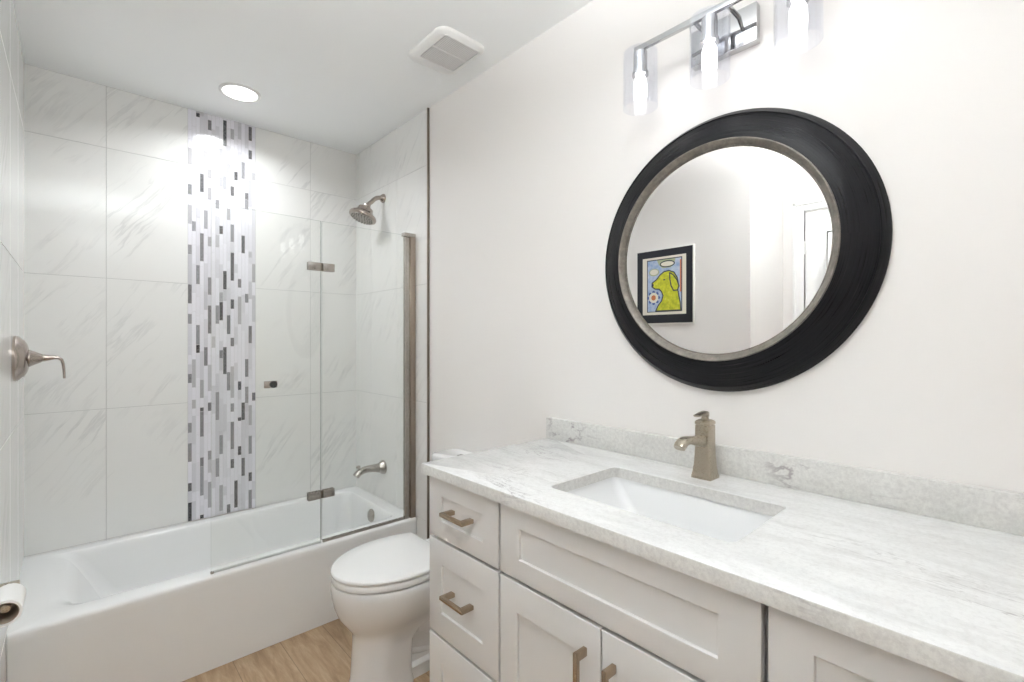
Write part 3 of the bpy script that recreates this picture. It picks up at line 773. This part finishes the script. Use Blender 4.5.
sk = thing('sink', 'white rectangular undermount sink set below the marble counter', 'sink', ((SX0 + SX1) / 2, (SY0 + SY1) / 2, 0.76))
L_ = []
def sl(d0, d1, d2, d3, z, r): L_.append(rrect(SX0 + d0, SX1 - d1, SY0 + d2, SY1 - d3, z, r, 7))
sl(-.025, -.025, -.025, -.025, 0.8895, .03); sl(-.025, -.025, -.025, -.025, 0.8993, .03)
sl(-.004, -.004, -.004, -.004, 0.8993, .022); sl(-.003, -.003, -.003, -.003, 0.894, .022)
sl(.002, .002, .004, .012, 0.870, .028); sl(.007, .007, .012, .045, 0.830, .032); sl(.012, .012, .022, .085, 0.790, .036)
sl(.022, .022, .036, .110, 0.772, .04); sl(.045, .045, .065, .145, 0.764, .04); sl(.09, .09, .16, .20, 0.761, .03)
sl(.09, .09, .16, .20, 0.752, .03); sl(.0, .0, .02, .09, 0.762, .04); sl(-.006, -.006, -.006, .0, 0.83, .04); sl(-.012, -.012, -.012, -.012, 0.8895, .03)
mbk = MB().loft(L_ + [L_[0]], False, False)
bt = bmesh.new(); bt.faces.new([bt.verts.new(p) for p in L_[9]]); mbk._add(bt); bt = bmesh.new(); bt.faces.new([bt.verts.new(p) for p in L_[10]]); mbk._add(bt)
mbk.build('basin', M['porcelain'], sk, sharp=50)
MB().lathe([(0.030, 0), (0.030, 0.003), (0.022, 0.004), (0.020, 0.002), (0.016, 0.005), (0.001, 0.007)], ((SX0 + SX1) / 2, 0.575, 0.7612), n=28).build('drain', M['faucet'], sk)

# faucet
FX, FY = 1.254, 0.594
fa = thing('faucet', 'single-lever champagne nickel faucet standing behind the sink', 'faucet', (FX, FY, ZT))
def sq(hw, z, r=None): return rrect(FX - hw, FX + hw, FY - hw, FY + hw, z, r or hw * 0.16, 4)
MB().loft([sq(.0275, ZT + .0003), sq(.0275, ZT + .006), sq(.0262, ZT + .010), sq(.0245, ZT + .020), sq(.0222, ZT + .038), sq(.0207, ZT + .060), sq(.0200, ZT + .090), sq(.0196, ZT + .141), sq(.0172, ZT + .1415), sq(.0172, ZT + .1435)], True, True).build('faucet_body', M['faucet'], fa, sharp=28)
MB().sweep([(FX - .012, FY, 1.031), (FX - .040, FY, 1.033), (FX - .065, FY, 1.038), (FX - .090, FY, 1.043), (FX - .110, FY, 1.0445), (FX - .124, FY, 1.0415), (FX - .134, FY, 1.036), (FX - .140, FY, 1.030)],
           [(.0145, .016), (.0135, .0135), (.013, .011), (.0135, .010), (.0145, .010), (.015, .0105), (.0148, .011), (.014, .010)], n=24, power=3.2).build('spout', M['faucet'], fa, sharp=40)
cp = MB().loft([sq(.0195, ZT + .1438), sq(.0205, ZT + .146), sq(.0205, ZT + .150), sq(.018, ZT + .154), sq(.012, ZT + .157)], True, True)
cp.lathe([(0.011, 0), (0.009, 0.006), (0.0085, 0.012)], (FX, FY, ZT + .1565), n=20)
cp.sweep([(FX + .011, FY, ZT + .164), (FX + .006, FY, ZT + .171), (FX - .006, FY, ZT + .1735), (FX - .022, FY, ZT + .1735), (FX - .038, FY, ZT + .172), (FX - .050, FY, ZT + .171)],
         [(.006, .005), (.0085, .0075), (.0095, .007), (.0095, .0055), (.0095, .004), (.0085, .003)], n=20, power=2.6)
cp.build('handle', M['faucet'], fa, sharp=35)

# ================================================================== ROUND MIRROR
MYc, MZc = 0.592, 1.543
mi = thing('round_mirror', 'round wall mirror in a wide black grooved frame above the faucet', 'mirror', (XR, MYc, MZc))
def ringprof(prof, n=128, closed=True):
    loops = [[Vector((XR - 0.0006 - h, MYc + r * math.cos(2 * PI * i / n), MZc + r * math.sin(2 * PI * i / n))) for i in range(n)] for r, h in prof]
    return loops
FR = [(0.294, 0.0), (0.3855, 0.0), (0.386, 0.006), (0.3845, 0.010), (0.3715, 0.0260), (0.370, 0.0265), (0.3685, 0.0250), (0.366, 0.0265), (0.345, 0.0380), (0.325, 0.0465), (0.3030, 0.0530), (0.3010, 0.0530), (0.2945, 0.046), (0.294, 0.0)]
MB().loft(ringprof(FR), False, False).build('frame', M['mirror_frame'], mi, sharp=24)
LI = [(0.278, 0.004), (0.2943, 0.004), (0.3005, 0.0528), (0.3002, 0.0550), (0.2980, 0.0560), (0.2945, 0.0545), (0.2860, 0.0440), (0.2848, 0.0420), (0.2848, 0.0375), (0.278, 0.0365), (0.278, 0.004)]
MB().loft(ringprof(LI), False, False).build('inner_lip', M['mirror_lip'], mi, sharp=30)
MB().loft(ringprof([(0.2845, 0.0300), (0.2845, 0.0368)]), True, True).build('mirror_glass', M['mirror'], mi)

# ================================================================== VANITY LIGHT
LX, LZ, LYc = 1.235, 2.165, 0.573
vl = thing('vanity_light', 'chrome three-lamp bath light bar with clear glass cylinders above the mirror', 'wall light', (XR, LYc, 2.165))
MB().box((1.311, LYc - 0.090, 2.085), (XR - 0.0005, LYc + 0.090, 2.187), 0.002).build('back_plate', M['chrome'], vl)
MB().box((LX - 0.006, 0.345, LZ - 0.008), (LX + 0.006, 0.800, LZ + 0.008), 0.001).build('light_bar', M['chrome'], vl)
for s in (-1, 1):
    MB().lathe([(0.006, 0), (0.006, 0.072)], (LX + 0.004, LYc + s * 0.045, LZ), (1, 0, 0), 16).build('bar_bracket', M['chrome'], vl)
for ly in (0.782, 0.573, 0.364):
    so = MB().lathe([(0.012, 0.0), (0.020, -0.004), (0.020, -0.062), (0.0235, -0.063), (0.0235, -0.072), (0.017, -0.0725)], (LX, ly, LZ - 0.0085), n=32).build('lamp_socket', M['chrome'], vl)
    z1, z0 = LZ - 0.010, 1.988
    def cyl(r, z, n=48): return [Vector((LX + r * math.cos(2 * PI * i / n), ly + r * math.sin(2 * PI * i / n), z)) for i in range(n)]
    MB().loft([cyl(0.0208, z1), cyl(0.046, z1), cyl(0.0500, z1 - 0.003), cyl(0.0505, z1 - 0.008), cyl(0.0505, z0 + 0.001), cyl(0.0495, z0), cyl(0.0482, z0 + 0.001), cyl(0.0482, z1 - 0.006), cyl(0.045, z1 - 0.003), cyl(0.0208, z1 - 0.003)], False, False).build('glass_shade', M['shade_glass'], so)
    MB().lathe([(0.010, -0.0725), (0.014, -0.078), (0.0185, -0.090), (0.0195, -0.115), (0.0185, -0.138), (0.013, -0.150), (0.004, -0.155), (0.0005, -0.1555)], (LX, ly, LZ - 0.0085), n=24).build('bulb', M['bulb'], so)
    pl = bpy.data.lights.new('bulb_light', 'POINT'); pl.energy = P_BULB; pl.shadow_soft_size = 0.022; pl.color = WARM
    po = bpy.data.objects.new('bulb_light', pl); COL.objects.link(po); po.location = (LX, ly, LZ - 0.185)

# ================================================================== CEILING FITTINGS
def downlight(x, y, label, power):
    t = thing('recessed_downlight', label, 'ceiling light', (x, y, ZC), None)
    MB().lathe([(0.073, 0.0), (0.089, 0.0), (0.089, -0.003), (0.084, -0.007), (0.076, -0.008), (0.073, -0.005), (0.073, 0.0)], (x, y, ZC - 0.0004), n=48, cap0=False, cap1=False).build('trim_ring', M['white_plastic'], t)
    MB().lathe([(0.0728, -0.001), (0.0728, -0.004)], (x, y, ZC - 0.0004), n=48).build('lens', M['lens'], t)
    add_area('downlight_light', (x, y, ZC - 0.012), power, 0.14)
downlight(0.585, 2.565, 'round white recessed ceiling light over the bathtub, switched on', P_SHOWER)
LPX, LPY, LPZ = 0.14, 0.40, 2.20  # invented bowl fixture out of view, added to light the room evenly off the ceiling
pt = thing('added_fill_bowl', 'added unseen bowl-shaped fill light throwing light onto the ceiling, above the frame', 'ceiling light', (LPX, LPY, ZC))
MB().lathe([(0.070, 0.0), (0.070, -0.012), (0.062, -0.020), (0.008, -0.022)], (LPX, LPY, ZC - 0.0004), n=40).build('fill_canopy', M['nickel'], pt)
MB().lathe([(0.006, 0.0), (0.006, LPZ - ZC - 0.035)], (LPX, LPY, ZC - 0.015), n=12).build('fill_stem', M['nickel'], pt)
MB().lathe([(0.200, 0.0), (0.180, -0.030), (0.130, -0.055), (0.060, -0.068), (0.008, -0.071), (0.008, -0.066), (0.060, -0.063), (0.128, -0.050), (0.176, -0.027), (0.195, 0.0), (0.200, 0.0)], (LPX, LPY, LPZ), n=56, cap0=False, cap1=False).build('bowl', M['fill_glow'], pt)
for k in range(3):  # points inside the added bowl, the main fill for the room
    a = 2 * PI * k / 3
    up = bpy.data.lights.new('added_fill_light', 'POINT'); up.energy = P_FILL / 3; up.shadow_soft_size = 0.03; up.color = WARM
    uo = bpy.data.objects.new('added_fill_light', up); COL.objects.link(uo); uo.location = (LPX + 0.08 * math.cos(a), LPY + 0.08 * math.sin(a), LPZ - 0.038)

ve = thing('exhaust_fan_vent', 'square white exhaust fan grille with rounded corners on the ceiling', 'ceiling vent', (1.13, 1.62, ZC))
GX0, GX1, GY0, GY1 = 1.047, 1.213, 1.517, 1.706
VX0, VX1, VYa, VYb = 1.012, 1.240, 1.490, 1.765
def vr(d, z, r): return rrect(VX0 + d, VX1 - d, VYa + d, VYb - d, z, r, 7)
def gr_(d, z): return rrect(GX0 - d, GX1 + d, GY0 - d, GY1 + d, z, 0.012, 7)
MB().loft([vr(0, ZC - 0.0005, .045), vr(0, ZC - 0.006, .045), vr(0.006, ZC - 0.012, .042), vr(0.018, ZC - 0.017, .036), gr_(0.006, ZC - 0.020), gr_(0.0, ZC - 0.0195), gr_(0.0, ZC - 0.004)], False, False).build('vent_cover', M['white_plastic'], ve, sharp=50)
MB().box((GX0, GY0, ZC - 0.004), (GX1, GY1, ZC - 0.0006)).build('vent_cavity', M['vent_dark'], ve)
g = MB(); n = 21; pit = (GX1 - GX0) / n
for i in range(1, n):
    x = GX0 + i * pit
    e = 0.010 if i in (1, n - 1) else (0.004 if i in (2, n - 2) else 0)
    g.box((x - 0.0021, GY0 - 0.001 + 0, ZC - 0.0185), (x + 0.0021, GY1 + 0.001 - 0, ZC - 0.010))
g.box((GX0 - 0.001, 1.607, ZC - 0.0192), (GX1 + 0.001, 1.612, ZC - 0.009))
g.build('grille_slats', M['white_plastic'], ve)

# ================================================================== FRAMED PICTURE (left wall, seen in the mirror)
px = XL + 0.018
pc = thing('framed_picture', 'black framed folk painting of a yellow dog, seen reflected in the mirror', 'picture', (XL, 1.571, 1.41))
PSH = -0.022
PY0, PY1, PZ0, PZ1 = 1.402 + PSH, 1.785 + PSH, 1.410, 1.876
MB().box((XL + 0.0005, PY0 - 0.007, PZ0 - 0.007), (px - 0.002, PY1 + 0.007, PZ1 + 0.007), 0.001).build('frame_edge', M['pic_white'], pc)
def plate(mb, y0, y1, z0, z1, lay, mi=0): mb.box((px + lay - 0.0008, y0, z0), (px + lay, y1, z1), mi=mi)
MB().box((px - 0.003, PY0, PZ0), (px, PY1, PZ1)).build('frame', M['pic_black'], pc)
m1 = MB(); plate(m1, 1.443 + PSH, 1.744 + PSH, 1.463, 1.831, 0.0009); m1.build('mat_board', M['pic_cream'], pc)
art = MB(); T = (0.0005, 0, 0)
def pl_(pts, lay, mi): art.poly([(px + lay, y + PSH, z) for y, z in pts], T, mi)
def circ(cy, cz, ry, rz_, n=24): return [(cy + ry * math.cos(2 * PI * i / n), cz + rz_ * math.sin(2 * PI * i / n)) for i in range(n)]
AY0, AY1, AZ0, AZ1 = 1.468, 1.712, 1.480, 1.817
pl_([(AY0, AZ0), (AY1, AZ0), (AY1, AZ1), (AY0, AZ1)], 0.0010, 1)
pl_([(AY0 + .006, AZ0 + .004), (AY1 - .006, AZ0 + .004), (AY1 - .006, AZ1 - .006), (AY0 + .006, AZ1 - .006)], 0.0016, 0)
pl_([(1.640, 1.811), (1.512, 1.811), (1.520, 1.775), (1.545, 1.757), (1.600, 1.757), (1.625, 1.780)], 0.0022, 2)
pl_(circ(1.567, 1.782, 0.052, 0.022), 0.0028, 1); pl_(circ(1.567, 1.782, 0.044, 0.015), 0.0034, 3)
pl_(circ(1.660, 1.736, 0.036, 0.024), 0.0022, 2); pl_(circ(1.660, 1.737, 0.029, 0.018), 0.0028, 3)
for k in range(8):
    a = 2 * PI * k / 8
    pl_(circ(1.663 + 0.036 * math.cos(a), 1.573 + 0.036 * math.sin(a), 0.010, 0.010, 12), 0.0022, 4)
pl_(circ(1.663, 1.573, 0.033, 0.033), 0.0028, 3); pl_(circ(1.663, 1.573, 0.016, 0.017), 0.0034, 5)
pl_([(1.474, 1.60), (1.482, 1.60), (1.482, 1.80), (1.474, 1.80)], 0.0022, 5)
dog = [(1.648, 1.487), (1.629, 1.523), (1.606, 1.550), (1.596, 1.583), (1.606, 1.608), (1.623, 1.626), (1.652, 1.629), (1.674, 1.645), (1.673, 1.668), (1.641, 1.689), (1.618, 1.715), (1.589, 1.734), (1.555, 1.738), (1.522, 1.725), (1.500, 1.690), (1.492, 1.647), (1.495, 1.612), (1.489, 1.576), (1.480, 1.535), (1.476, 1.487)]
def stroke(pts, wd, lay):
    n = len(pts)
    for i in range(n):
        a, c = Vector(pts[i]), Vector(pts[(i + 1) % n]); t = (c - a).normalized(); p = Vector((-t.y, t.x)) * wd; a = a - t * wd * 0.6; c = c + t * wd * 0.6
        pl_([tuple(a + p), tuple(c + p), tuple(c - p), tuple(a - p)], lay, 1)
pl_(dog, 0.0030, 6); stroke(dog, 0.0036, 0.0036)
ear = [(1.550, 1.724), (1.525, 1.708), (1.500, 1.672), (1.487, 1.635), (1.498, 1.611), (1.524, 1.611), (1.540, 1.641), (1.548, 1.680)]
pl_(ear, 0.0042, 6); stroke(ear, 0.0036, 0.0048)
pl_(circ(1.587, 1.683, 0.007, 0.004, 12), 0.0044, 1); pl_(circ(1.669, 1.655, 0.008, 0.009, 12), 0.0044, 1)
art.build('painting', [M['pic_blue'], M['pic_outline'], M['pic_green'], M['pic_cream'], M['pic_navy'], M['pic_orange'], M['pic_yellow']], pc, sharp=20)
